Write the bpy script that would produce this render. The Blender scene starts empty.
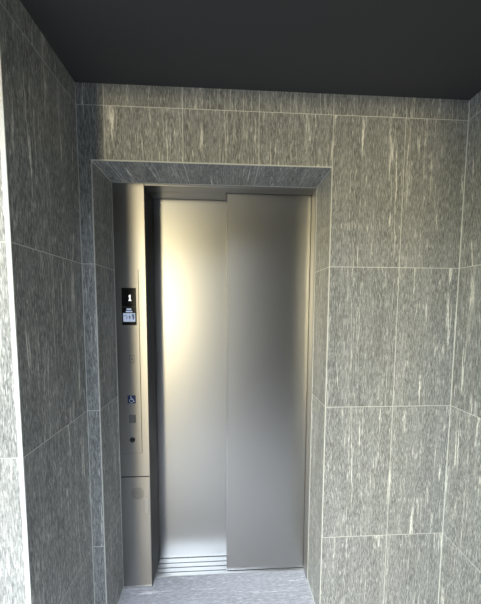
import bpy, bmesh, math
from mathutils import Matrix, Vector
S = bpy.context.scene
COL = S.collection

# ------------------------------------------------------------ measured layout (metres)
XL, XR = -1.0036, 0.5644          # side walls
OL, OR = -0.953, 0.0              # opening in the back wall
ZT, ZC = 2.0002, 2.2807           # opening head, ceiling
YE = -0.3265                      # free end of the left wall
D = 0.172                         # depth of the tiled reveal
E2, E1 = 0.2324, 0.3159           # door faces: near (right), far (left)
PX = -0.8087                      # right edge of the control column
SX = -0.4253                      # where the two doors overlap
ROW0 = 0.4016                     # height of the lowest visible tile joint
ZH = 1.989                        # steel head underside

# ------------------------------------------------------------ node helpers
class N:
    def __init__(s, mat):
        s.t = mat.node_tree; s.n = s.t.nodes; s.l = s.t.links
    def new(s, kind, **kw):
        nd = s.n.new(kind)
        for k, v in kw.items(): setattr(nd, k, v)
        return nd
    def put(s, sock, v):
        if isinstance(v, bpy.types.NodeSocket): s.l.new(v, sock)
        else: sock.default_value = v
    def math(s, op, a, b=None, c=None, clamp=False):
        nd = s.new('ShaderNodeMath', operation=op, use_clamp=clamp)
        s.put(nd.inputs[0], a)
        if b is not None: s.put(nd.inputs[1], b)
        if c is not None: s.put(nd.inputs[2], c)
        return nd.outputs[0]
    def vec(s, x, y, z):
        nd = s.new('ShaderNodeCombineXYZ')
        for i, v in enumerate((x, y, z)): s.put(nd.inputs[i], v)
        return nd.outputs[0]
    def noise(s, v, scale=1, detail=2, rough=.5, dist=0):
        nd = s.new('ShaderNodeTexNoise')
        s.put(nd.inputs['Vector'], v); nd.inputs['Scale'].default_value = scale
        nd.inputs['Detail'].default_value = detail; nd.inputs['Roughness'].default_value = rough
        nd.inputs['Distortion'].default_value = dist
        return nd.outputs['Fac']
    def ramp(s, f, lo, hi):
        nd = s.new('ShaderNodeMapRange', interpolation_type='SMOOTHSTEP')
        s.put(nd.inputs['Value'], f); nd.inputs['From Min'].default_value = lo; nd.inputs['From Max'].default_value = hi
        return nd.outputs['Result']
    def mix(s, f, a, b):
        nd = s.new('ShaderNodeMix', data_type='RGBA')
        s.put(nd.inputs[0], f); s.put(nd.inputs[6], a); s.put(nd.inputs[7], b)
        return nd.outputs[2]

def new_mat(name):
    m = bpy.data.materials.new(name); m.use_nodes = True
    return m, N(m), m.node_tree.nodes['Principled BSDF']

def plain(name, col, rough=.5, metal=0, emit=None, es=1, spec=.5):
    m, g, p = new_mat(name)
    p.inputs['Base Color'].default_value = (*col, 1); p.inputs['Roughness'].default_value = rough
    p.inputs['Metallic'].default_value = metal; p.inputs['Specular IOR Level'].default_value = spec
    if emit:
        p.inputs['Emission Color'].default_value = (*emit, 1); p.inputs['Emission Strength'].default_value = es
    return m

GROUT = (.80, .80, .74, 1)
def tile_mat(name, u, v, tu, tv, u0, v0, above=None, tone=2.0, tint=(1, 1, 1), soft=0, joint=.0025):
    """Stone-look porcelain: u,v name the axes across and along the grain; joints every tu / tv metres."""
    m, g, p = new_mat(name)
    tc = g.new('ShaderNodeTexCoord'); sp = g.new('ShaderNodeSeparateXYZ'); g.l.new(tc.outputs['Object'], sp.inputs[0])
    ax = {'x': sp.outputs[0], 'y': sp.outputs[1], 'z': sp.outputs[2]}
    U, V = ax[u], ax[v]
    fu = g.math('DIVIDE', g.math('SUBTRACT', U, u0), tu); fv = g.math('DIVIDE', g.math('SUBTRACT', V, v0), tv)
    iu = g.math('FLOOR', fu); iv = g.math('FLOOR', fv)
    def edge(f, t):
        a = g.math('SUBTRACT', f, g.math('ROUND', f)); a = g.math('MULTIPLY', g.math('ABSOLUTE', a), t)
        nd = g.new('ShaderNodeMapRange'); g.put(nd.inputs[0], a)
        nd.inputs[1].default_value = joint*.38; nd.inputs[2].default_value = joint*.62
        nd.inputs[3].default_value = 1; nd.inputs[4].default_value = 0
        return nd.outputs[0]
    gu, gv = edge(fu, tu), edge(fv, tv)
    if above is not None: gu = g.math('MULTIPLY', gu, g.math('GREATER_THAN', V, above))
    gr = g.math('MAXIMUM', gu, gv)
    wn = g.new('ShaderNodeTexWhiteNoise', noise_dimensions='2D'); g.l.new(g.vec(iu, iv, 0), wn.inputs['Vector'])
    off = g.math('MULTIPLY', wn.outputs['Value'], 37.0)
    def co(a, b, k=0.0):   # stretched tile-local coordinates
        return g.vec(g.math('MULTIPLY', U, a), g.math('MULTIPLY', V, b), g.math('ADD', off, k))
    grain = g.noise(co(300, 40), 1, 4, .74)
    fleck = g.noise(co(270, 24, 3), 1, 3, .68)
    band = g.noise(co(26, 1.6, 5), 1, 3, .55)
    # irregular pale veins along the grain
    warp = g.math('MULTIPLY', g.math('SUBTRACT', g.noise(co(12, 7, 9), 1, 4, .62), .5), .016)
    Uw = g.math('ADD', U, warp)
    vn = g.noise(g.vec(g.math('MULTIPLY', Uw, 34), g.math('MULTIPLY', V, .8), g.math('ADD', off, 17)), 1, 1, .4)
    dv = g.math('ABSOLUTE', g.math('SUBTRACT', vn, .56))
    line = g.math('SUBTRACT', 1.0, g.ramp(dv, .003, .030))
    brk = g.ramp(g.noise(co(20, 4.2, 23), 1, 4, .62), .44, .66)
    vein = g.math('MULTIPLY', line, brk)
    vn2 = g.noise(g.vec(g.math('MULTIPLY', Uw, 62), g.math('MULTIPLY', V, 1.6), g.math('ADD', off, 41)), 1, 1, .4)
    line2 = g.math('SUBTRACT', 1.0, g.ramp(g.math('ABSOLUTE', g.math('SUBTRACT', vn2, .47)), .003, .032))
    brk2 = g.ramp(g.noise(co(30, 6.0, 51), 1, 4, .62), .50, .68)
    vein = g.math('MAXIMUM', vein, g.math('MULTIPLY', g.math('MULTIPLY', line2, brk2), .7))
    vein = g.math('MULTIPLY', vein, g.ramp(grain, .25, .55))
    a = g.mix(g.ramp(grain, .38, .62), tuple(c*tone for c in (.078, .080, .076)) + (1,), tuple(c*tone for c in (.205, .207, .195)) + (1,))
    b = g.mix(g.math('MULTIPLY', g.ramp(band, .40, .72), .22), a, tuple(c*tone for c in (.30, .30, .285)) + (1,))
    b = g.mix(g.math('MULTIPLY', g.ramp(fleck, .55, .70), .75), b, tuple(c*tone for c in (.44, .44, .415)) + (1,))
    c = g.mix(g.math('MULTIPLY', vein, .8), b, tuple(c*tone for c in (.62, .61, .55)) + (1,))
    if soft: c = g.mix(soft, c, tuple(q*tone for q in (.185, .187, .180)) + (1,))
    hs = g.new('ShaderNodeHueSaturation'); g.l.new(c, hs.inputs['Color'])
    g.put(hs.inputs['Value'], g.math('ADD', .93, g.math('MULTIPLY', wn.outputs['Value'], .14)))
    tn = g.new('ShaderNodeMix', data_type='RGBA', blend_type='MULTIPLY'); tn.inputs[0].default_value = 1
    g.l.new(hs.outputs[0], tn.inputs[6]); tn.inputs[7].default_value = (*tint, 1)
    fin = g.mix(gr, tn.outputs[2], GROUT)
    g.l.new(fin, p.inputs['Base Color'])
    g.put(p.inputs['Roughness'], g.math('ADD', g.math('MULTIPLY', gr, .45), g.math('ADD', .30, g.math('MULTIPLY', grain, .16))))
    h = g.math('SUBTRACT', g.math('MULTIPLY', grain, .25), g.math('MULTIPLY', gr, 1.0))
    bp = g.new('ShaderNodeBump'); bp.inputs['Strength'].default_value = .35; bp.inputs['Distance'].default_value = .0012
    g.l.new(h, bp.inputs['Height']); g.l.new(bp.outputs[0], p.inputs['Normal'])
    return m

ROT = .25
def steel_mat(name, col=(.42, .415, .40), rough=.37, along='x', aniso=.6):
    m, g, p = new_mat(name)
    tc = g.new('ShaderNodeTexCoord'); mp = g.new('ShaderNodeMapping'); g.l.new(tc.outputs['Object'], mp.inputs[0])
    mp.inputs['Scale'].default_value = {'x': (12, 12, 900), 'z': (900, 900, 12)}[along]
    n1 = g.noise(mp.outputs[0], 1, 3, .6)
    n2 = g.noise(tc.outputs['Object'], 260, 2, .6)
    n = g.math('ADD', g.math('MULTIPLY', n1, .6), g.math('MULTIPLY', n2, .4))
    g.put(p.inputs['Roughness'], g.math('ADD', rough-.05, g.math('MULTIPLY', n, .1)))
    g.l.new(g.mix(n, tuple(c*.93 for c in col)+(1,), tuple(min(1, c*1.07) for c in col)+(1,)), p.inputs['Base Color'])
    p.inputs['Metallic'].default_value = 1
    p.inputs['Anisotropic'].default_value = aniso
    p.inputs['Anisotropic Rotation'].default_value = ROT
    tg = g.new('ShaderNodeTangent', direction_type='RADIAL', axis='Z'); g.l.new(tg.outputs[0], p.inputs['Tangent'])
    bp = g.new('ShaderNodeBump'); bp.inputs['Strength'].default_value = .10; bp.inputs['Distance'].default_value = .0004
    g.l.new(n, bp.inputs['Height']); g.l.new(bp.outputs[0], p.inputs['Normal'])
    return m

# ------------------------------------------------------------ mesh helpers
def mbox(bm, x0, x1, y0, y1, z0, z1, bev=0):
    r = bmesh.ops.create_cube(bm, size=1)
    vs = r['verts']
    bmesh.ops.scale(bm, vec=(x1-x0, y1-y0, z1-z0), verts=vs)
    bmesh.ops.translate(bm, vec=((x0+x1)/2, (y0+y1)/2, (z0+z1)/2), verts=vs)
    if bev:
        es = list({e for v in vs for e in v.link_edges})
        bmesh.ops.bevel(bm, geom=es, offset=bev, segments=2, affect='EDGES', profile=.5)
def mdisc(bm, x, y, z, r, h, seg=24, r2=None):
    """short cylinder whose axis runs along -y (front at y-h)"""
    M = Matrix.Translation((x, y-h/2, z)) @ Matrix.Rotation(math.pi/2, 4, 'X')
    bmesh.ops.create_cone(bm, cap_ends=True, segments=seg, radius1=r, radius2=r if r2 is None else r2, depth=h, matrix=M)
def mpoly(bm, pts, y0, y1):
    """x,z outline extruded from y0 to y1"""
    a = [bm.verts.new((x, y0, z)) for x, z in pts]; b = [bm.verts.new((x, y1, z)) for x, z in pts]
    n = len(pts); bm.faces.new(a); bm.faces.new(b[::-1])
    for i in range(n): bm.faces.new((a[i], b[i], b[(i+1) % n], a[(i+1) % n]))
    bmesh.ops.recalc_face_normals(bm, faces=bm.faces)
def marc(bm, cx, cz, r, w, a0, a1, y0, y1, n=18):
    p = [(cx+(r+w/2)*math.cos(math.radians(a0+(a1-a0)*i/n)), cz+(r+w/2)*math.sin(math.radians(a0+(a1-a0)*i/n))) for i in range(n+1)]
    q = [(cx+(r-w/2)*math.cos(math.radians(a0+(a1-a0)*i/n)), cz+(r-w/2)*math.sin(math.radians(a0+(a1-a0)*i/n))) for i in range(n+1)]
    for i in range(n): mpoly(bm, [p[i], p[i+1], q[i+1], q[i]], y0, y1)
def mstroke(bm, x0, z0, x1, z1, w, y0, y1):
    d = Vector((x1-x0, z1-z0)).normalized(); n = Vector((-d.y, d.x))*w/2
    mpoly(bm, [(x0+n.x, z0+n.y), (x1+n.x, z1+n.y), (x1-n.x, z1-n.y), (x0-n.x, z0-n.y)], y0, y1)

def build(name, bm, mats, parent=None, origin=(0, 0, 0), pick=None, smooth=False):
    o3 = Vector(origin)
    bmesh.ops.recalc_face_normals(bm, faces=bm.faces)
    if pick:
        for f in bm.faces: f.material_index = pick(f)
    if smooth:
        for f in bm.faces: f.smooth = len(f.verts) == 4
    bmesh.ops.translate(bm, vec=-o3, verts=bm.verts)
    me = bpy.data.meshes.new(name); bm.to_mesh(me); bm.free()
    for m in (mats if isinstance(mats, (list, tuple)) else [mats]): me.materials.append(m)
    o = bpy.data.objects.new(name, me); COL.objects.link(o)
    if parent:
        o.parent = parent
        base = Vector((0, 0, 0)); q = parent
        while q: base += q.location; q = q.parent
        o.location = o3 - base
    else: o.location = o3
    return o
def struct(name, bm, mats, pick=None, origin=(0, 0, 0)):
    o = build(name, bm, mats, None, origin, pick); o['kind'] = 'structure'; return o
def thing(name, label, cat, loc, group=None):
    o = bpy.data.objects.new(name, None); o.empty_display_size = .1; COL.objects.link(o)
    o.location = loc; o['label'] = label; o['category'] = cat
    if group: o['group'] = group
    return o
def B(*boxes, bev=0):
    bm = bmesh.new()
    for b in boxes: mbox(bm, *b, bev=bev)
    return bm
def by_normal(f):
    n = f.normal
    return 0 if abs(n.y) > .7 else (1 if abs(n.x) > .7 else 2)

# ------------------------------------------------------------ materials
t_back = tile_mat('tile_back', 'x', 'z', .3, .6, 0, ROW0)
t_side = tile_mat('tile_side', 'y', 'z', .3, .6, -.3, ROW0)
t_left = tile_mat('tile_left', 'y', 'z', .3, .6, -.1698, ROW0, above=ROW0+1.8)
t_rev = tile_mat('tile_reveal', 'y', 'z', .6, .6, -.2, ROW0)
t_soff = tile_mat('tile_soffit', 'x', 'y', .3, .6, 0, -.3)
t_ret_lit = tile_mat('tile_return_lit', 'x', 'z', .3, .6, -1.0156, ROW0, tone=2.6)  # same tile toned lighter, outdoor light put into its colour
t_floor = tile_mat('tile_floor', 'y', 'x', .6, 1.6, -.35, -1.3, tone=3.2, soft=.5, tint=(1.0, .965, 1.04))
grout = plain('corner_grout', (.80, .80, .74), .6)
edge_trim = plain('edge_trim_metal', (.80, .79, .72), .35, 0)
white_trim = plain('white_trim', (.80, .80, .77), .4)
black_paint = plain('black_ceiling_paint', (.055, .055, .054), .75)
dark_paint = plain('dark_blocker_wall', (.03, .03, .03), .7)  # dark so the unseen blocking walls bounce little light
steel = steel_mat('brushed_steel')
steel_shade = steel_mat('shade_toned_steel', (.10, .09, .08), .4, 'x', .3)  # darkened steel, the return's dim reflection put into the colour
steel_bright = steel_mat('satin_steel', (.66, .66, .65), .26, 'x', .2)
steel_panel = steel_mat('brushed_steel_panel', (.36, .35, .335), .38, 'x', .75)
alu = steel_mat('aluminium_sill', (.80, .80, .79), .30, 'x', 0)
dark = plain('dark_gap', (.012, .012, .013), .6)
shaft_m = plain('shaft_blocker', (.05, .05, .05), .9)  # dark finish of the light-blocking backing behind the doors
gl_black = plain('black_glass', (.004, .004, .005), .12)
digit_m = plain('lit_digit', (.8, .8, .8), .5, emit=(1, 1, .95), es=1.1)
icon_m = plain('lit_icon', (.4, .45, .55), .5, emit=(.60, .70, .92), es=.38)
icon_d = plain('icon_detail', (.06, .08, .13), .5, emit=(.10, .13, .22), es=.5)
blue_m = plain('accessibility_blue', (.006, .022, .085), .35)
white_m = plain('white_print', (.62, .68, .76), .5)
grey_btn = plain('grey_button', (.16, .16, .155), .4, .6)
concrete = plain('pavement', (.07, .072, .075), .9)

# ------------------------------------------------------------ setting
H = 2.75
struct('floor', B((-3.5, .9, -1.3, .2195, -.12, 0)), [t_floor]*3)
struct('wall_back', B((-1.3, OL, 0, D, 0, ZC), (OR, .8, 0, D, 0, ZC), (OL, OR, 0, D, ZT, ZC)),
       [t_back, t_rev, t_soff], by_normal)
struct('wall_left', B((-3.5, XL, YE, 0, 0, ZC)), [t_ret_lit, t_left, t_soff], by_normal)
struct('wall_right', B((XR, .8, -.6, 0, 0, ZC)), [t_back, t_side, t_soff], by_normal)
struct('wall_side_blocker', B((XR, .8, -2.3, -.8, 0, 6), (XR, .8, -.8, -.6, 0, ZC)), dark_paint)  # unseen side wall, dark and raised high to block sky from the right
struct('wall_rear_blocker', B((-.17, XR, -2.3, -2.15, 0, 6)), dark_paint)  # unseen rear wall, raised high to keep sky off the left side
struct('wall_shaft_blocker', B((-1.3, .8, .42, .50, -.12, ZC)), shaft_m)  # unseen backing added behind the doors to block light
struct('ceiling', B((-3.5, .8, -.80, .50, ZC, ZC+.12)), black_paint)
struct('ground', B((-14, 8, -18, -1.3, -.14, -.02), (-14, -3.5, -1.3, -.3, -.14, -.02)), concrete)

# tile edge profiles round the lift opening and grout in the corners
w = .0035
struct('trim_1', B((OL-w*.5, OL+w*.5, -.0012, .003, 0, ZT+w*.5)), edge_trim)
struct('trim_2', B((OL+w*.5, OR-w*.5, -.0012, .003, ZT-w*.5, ZT+w*.5)), edge_trim)
struct('trim_3', B((OR-w*.5, OR+w*.5, -.0012, .003, 0, ZT+w*.5)), edge_trim)
def strip(name, p, q, wid=.003, m=grout):
    bm = bmesh.new(); p, q = Vector(p), Vector(q); mid = (p+q)/2; L = (q-p).length
    bmesh.ops.create_cube(bm, size=1)
    bmesh.ops.scale(bm, vec=(wid, L, wid), verts=bm.verts)
    rot = Vector((0, 1, 0)).rotation_difference(q-p).to_matrix()
    bmesh.ops.rotate(bm, cent=(0, 0, 0), matrix=rot, verts=bm.verts)
    bmesh.ops.translate(bm, vec=mid, verts=bm.verts)
    return struct(name, bm, m)
e = .0003
strip('trim_4', (OL+e, .004, ZT-e), (OL+e, D-.002, ZT-e))
strip('trim_5', (OR-e, .004, ZT-e), (OR-e, D-.002, ZT-e))
strip('trim_6', (OL+e, D-.001, 0.002), (OL+e, D-.001, ZT-.003), .0028)
strip('trim_7', (OR-e, D-.001, .002), (OR-e, D-.001, ZT-.003), .0028)
strip('trim_8', (OL+.003, D-.001, ZT-e), (OR-.003, D-.001, ZT-e), .0028)
strip('trim_9', (OL+e, .004, .0003), (OL+e, D-.003, .0003), .0035)
strip('trim_10', (OR-e, .004, .0003), (OR-e, D-.003, .0003), .0045)
strip('trim_11', (XR-e, -e, .002), (XR-e, -e, ZC-.002), .0045)
strip('trim_12', (XL+e, -e, .002), (XL+e, -e, ZC-.002), .0028)
# white profile capping the free end of the left wall
struct('trim_13', B((XL-.0125, XL+.0004, YE-.0015, YE+.0006, 0, ZC)), white_trim)

# ------------------------------------------------------------ lift: frame, doors, sill
fr = thing('elevator_surround', 'brushed steel frame around the elevator doors inside the tiled opening', 'elevator surround', (-.4, D, 0))
build('jamb', B((-.006, .012, D+.0005, .2262, 0, ZT), bev=.0008), steel, fr, (.02, D, 0))
build('header', B((PX+.0015, -.006, D+.0005, .2262, ZH, ZT), bev=.0008), steel, fr, (-.45, D, ZH))
build('header', B((PX+.0015, SX-.004, .2266, .3100, ZH, ZT), bev=.0006), steel, fr, (-.6, .2266, ZH))

dl = thing('sliding_elevator_leaf', 'left brushed steel elevator door, set back behind the other, brightly reflecting', 'elevator door', (-.61, E1, .006))
build('panel', B((-.86, SX+.045, E1, E1+.028, .003, 2.03), bev=.001), steel, dl, (-.61, E1, .006))
build('guide_shoe', B((-.66, -.58, E1+.008, E1+.020, -.004, .003)), dark, dl, (-.62, E1+.01, -.004))
dr = thing('sliding_elevator_leaf', 'right brushed steel elevator door, nearer one overlapping its neighbour, with darker reflection', 'elevator door', (-.2, E2, .006))
build('panel', B((SX, .045, E2, E2+.028, .003, 2.03), bev=.001), steel, dr, (-.2, E2, .006))
build('edge_highlight', B((SX-.0022, SX+.0012, E2-.0012, E2+.028, .003, 1.985), bev=.0005), steel_bright, dr, (SX, E2, .006))  # strip of brighter steel painting the highlight on the bevelled edge
build('guide_shoe', B((-.24, -.16, E2+.008, E2+.020, -.004, .003)), dark, dr, (-.2, E2+.01, -.004))

sl = thing('elevator_threshold', 'grooved aluminium door sill on the floor under the elevator doors', 'threshold', (-.4, .2195, -.03))
ridges = [(.2195, .2370), (.2405, .2605), (.2645, .2855), (.2895, .4100)]
build('ridge', B(*[(PX if a < .3 and False else -.86 if a > .23 else PX, .0 if a < .23 else .045, a, b, -.012, .0005) for a, b in ridges], bev=.0006), alu, sl, (-.4, .2195, -.012))
build('channel', B((-.86, .045, .2195, .41, -.03, -.012)), dark, sl, (-.4, .2195, -.03))

# ------------------------------------------------------------ control column
cp = thing('elevator_control_panel', 'tall brushed steel call station column with black display, left of the elevator doors', 'control panel', (-.88, D, 0))
build('column', B((OL, PX, D, .3100, 0, ZT+.02), bev=.0012), steel_panel, cp, (-.88, D, 0))
build('return_shade', B((PX, PX+.0015, D+.001, .3095, 0, ZH), bev=.0004), steel_shade, cp, (PX, D+.001, 0))  # plate added to paint the column's return face as dark as its shade
F = D  # front plane
build('faceplate', B((-.9440, -.8440, F-.0016, F, .7150, 1.6100), bev=.0004), steel_panel, cp, (-.894, F, .715))
build('joint', B((-.8440, -.8424, F-.0005, F+.0005, .7150, 1.6100), (-.9440, -.8424, F-.0005, F+.0005, .7138, .7150)), dark, cp, (-.8432, F, .715))
f = F-.0016
dp = build('display', B((-.9215, -.8550, f-.0030, f, 1.3455, 1.5210), bev=.0008), gl_black, cp, (-.888, f, 1.345))
g0 = f-.0030
bm = bmesh.new()
mpoly(bm, [(-.884+(x+.884)*.78, 1.4745+(z-1.4745)*.78) for x, z in [(-.8885, 1.4880), (-.8825, 1.4930), (-.8780, 1.4930), (-.8780, 1.4620), (-.8735, 1.4620), (-.8735, 1.4560), (-.8905, 1.4560), (-.8905, 1.4620), (-.8855, 1.4620), (-.8855, 1.4810), (-.8895, 1.4790)]], g0-.0004, g0)
build('digit', bm, digit_m, dp, (-.884, g0, 1.455))
build('divider', B((-.9200, -.8565, g0-.0003, g0, 1.4310, 1.4325)), grey_btn, dp, (-.888, g0, 1.431))
build('icon', B((-.8990, -.8770, g0-.0004, g0, 1.4165, 1.4250), (-.9030, -.8730, g0-.0004, g0, 1.4070, 1.4130)), icon_m, dp, (-.888, g0, 1.407))
pic = build('screen_picture', B((-.9155, -.8600, g0-.0004, g0, 1.3620, 1.4025)), icon_m, dp, (-.888, g0, 1.362))
bm = bmesh.new(); h0 = g0-.0004
marc(bm, -.9060, 1.3830, .0085, .0028, -60, 150, h0-.0003, h0)
mpoly(bm, [(-.8900, 1.3900), (-.8810, 1.3900), (-.8840, 1.3740), (-.8870, 1.3740)], h0-.0003, h0)
mpoly(bm, [(-.8760, 1.3970), (-.8640, 1.3970), (-.8640, 1.3760), (-.8700, 1.3700)], h0-.0003, h0)
build('picture_detail', bm, icon_d, pic, (-.888, h0, 1.37))

bm = bmesh.new()
x0, x1, z0, z1, t = -.8930, -.8700, 1.1640, 1.2010, .0022
for b in ((x0, x1, z0, z0+t), (x0, x1, z1-t, z1), (x0, x0+t, z0+t, z1-t), (x1-t, x1, z0+t, z1-t)): mbox(bm, b[0], b[1], f-.0006, f, b[2], b[3])
build('indicator_window', bm, grey_btn, cp, (-.881, f, 1.164))
build('indicator_lens', B((-.8845, -.8785, f-.0008, f, 1.179, 1.187)), grey_btn, cp, (-.881, f, 1.18))

ab = build('accessibility_plate', B((-.9060, -.8680, f-.0012, f, .9660, 1.0050), bev=.0006), blue_m, cp, (-.887, f, .966))
ab['label'] = 'dark blue square with a white wheelchair symbol'
bm = bmesh.new(); k0 = f-.0012; y0, y1 = k0-.0004, k0
cx, cz = -.8870, .9850
mdisc(bm, cx-.0030, k0, cz+.0145, .0028, .0004, 16)
mstroke(bm, cx-.0030, cz+.0110, cx-.0020, cz-.0010, .0036, y0, y1)
mstroke(bm, cx-.0030, cz+.0060, cx+.0060, cz+.0050, .0026, y0, y1)
mstroke(bm, cx-.0020, cz-.0005, cx+.0075, cz-.0005, .0030, y0, y1)
mstroke(bm, cx+.0070, cz, cx+.0110, cz-.0110, .0030, y0, y1)
mstroke(bm, cx+.0100, cz-.0110, cx+.0145, cz-.0095, .0026, y0, y1)
marc(bm, cx-.0015, cz-.0060, .0088, .0024, 125, 340, y0, y1)
build('wheelchair_symbol', bm, white_m, ab, (cx, k0, cz))

bt = build('call_button', B((-.9010, -.8690, f-.0020, f, .8680, .9090), bev=.0012), grey_btn, cp, (-.885, f, .868))
bm = bmesh.new(); mdisc(bm, -.8880, f, .7830, .0130, .0025, 32); build('key_switch', bm, dark, cp, (-.888, f, .77))
bm = bmesh.new(); mdisc(bm, -.8880, f-.0025, .7830, .0060, .0008, 24); 

kp = build('key_slot', bm, gl_black, cp.children[-1], (-.888, f-.0025, .777))
# lower service door with speaker holes and lock
sd = build('service_door', B((-.9500, -.8115, F-.0016, F, .0260, .5900), bev=.0005), steel_panel, cp, (-.881, F, .026))
build('joint', B((-.9500, -.8115, F-.0006, F+.0004, .5900, .5950)), dark, cp, (-.881, F, .59))
bm = bmesh.new(); sx, sz, sy = -.8700, .5060, F-.0016
for ring, n in ((0, 1), (1, 6), (2, 11), (3, 16)):
    for i in range(n):
        a = 2*math.pi*(i+.5*(ring % 2))/n
        mdisc(bm, sx+.0092*ring*math.cos(a), sy, sz+.0092*ring*math.sin(a), .0029, .0003, 10)
build('speaker_holes', bm, dark, sd, (sx, sy, sz-.04))
build('latch', B((-.8345, -.8195, sy-.0015, sy, .4040, .4770), bev=.0006), steel, sd, (-.827, sy, .404))
build('base_strip', B((-.9520, -.8090, F-.0018, F, 0, .0130), bev=.0005), steel_bright, cp, (-.88, F, 0))

# ------------------------------------------------------------ daylight
W_TREE, W_LEFT, W_PATCH, W_SKY = .12, 5.0, .4, 6.1
SUN_E = 1.1
wd = bpy.data.worlds.new('World'); S.world = wd; wd.use_nodes = True
g = N(wd); bg = wd.node_tree.nodes['Background']
tc = g.new('ShaderNodeTexCoord'); sp = g.new('ShaderNodeSeparateXYZ'); g.l.new(tc.outputs['Generated'], sp.inputs[0])
el = sp.outputs[2]
leaf = g.noise(tc.outputs['Generated'], 9, 4, .6)
tree = g.mix(g.ramp(leaf, .35, .65), (.45, .42, .24, 1), (1.1, 1.02, .62, 1))
# warm glow patch added to the world, low behind and to the left
gaz, gel = math.radians(20), math.radians(12)
dt = g.new('ShaderNodeVectorMath', operation='DOT_PRODUCT'); g.l.new(tc.outputs['Generated'], dt.inputs[0])
dt.inputs[1].default_value = (-math.sin(gaz)*math.cos(gel), -math.cos(gaz)*math.cos(gel), math.sin(gel))
warm_patch = g.ramp(dt.outputs['Value'], math.cos(math.radians(17)), math.cos(math.radians(5)))
left = g.ramp(sp.outputs[0], -.30, -.75)
st = g.math('ADD', W_TREE, g.math('ADD', g.math('MULTIPLY', left, W_LEFT), g.math('MULTIPLY', warm_patch, W_PATCH)))
top = g.math('ADD', .42, g.math('MULTIPLY', g.math('SUBTRACT', leaf, .5), .25))
isky = g.ramp(g.math('SUBTRACT', el, top), -.04, .04)
below = g.ramp(el, -.03, .02)
st = g.math('ADD', g.math('MULTIPLY', g.math('SUBTRACT', 1.0, isky), st), g.math('MULTIPLY', isky, W_SKY))
col = g.mix(isky, tree, (.85, .98, 1.18, 1))
col = g.mix(below, (.08, .085, .09, 1), col)
st = g.math('ADD', g.math('MULTIPLY', below, st), g.math('SUBTRACT', 1.0, below))
g.l.new(col, bg.inputs['Color']); g.l.new(st, bg.inputs['Strength'])

# low hazy sun from behind, a little to the left
sun = bpy.data.lights.new('sun', 'SUN'); so = bpy.data.objects.new('sun', sun); COL.objects.link(so)
sun.energy = SUN_E; sun.angle = math.radians(8); sun.color = (1, .865, .55)
az, elv = math.radians(16), math.radians(1.5)
dirv = Vector((math.sin(az)*math.cos(elv), math.cos(az)*math.cos(elv), -math.sin(elv)))
so.location = (-3, -8, 2); so.rotation_euler = dirv.to_track_quat('-Z', 'Y').to_euler()

# ------------------------------------------------------------ camera (solved from the tile joints)
cam = bpy.data.cameras.new('camera'); co = bpy.data.objects.new('camera', cam); COL.objects.link(co)
R = [[0.99887943, 0.04731963, -0.00085865], [-0.04715290, 0.99658895, 0.06772787], [0.00406057, -0.06761149, 0.99770346]]
M = Matrix(((R[0][0], R[0][2], -R[0][1], -.4267), (R[1][0], R[1][2], -R[1][1], -1.0367), (R[2][0], R[2][2], -R[2][1], 1.4276), (0, 0, 0, 1)))
co.matrix_world = M
cam.sensor_fit = 'AUTO'; cam.sensor_width = 36; cam.lens = 250*36/604
cam.shift_x = (240.5-238.783)/604; cam.shift_y = (325.218-302)/604
cam.clip_start = .02
S.camera = co

S.view_settings.view_transform = 'Standard'; S.view_settings.look = 'None'
S.view_settings.gamma = 1; S.view_settings.use_curve_mapping = False
S.view_settings.exposure = 0.0
S.cycles.max_bounces = 10; S.cycles.diffuse_bounces = 6
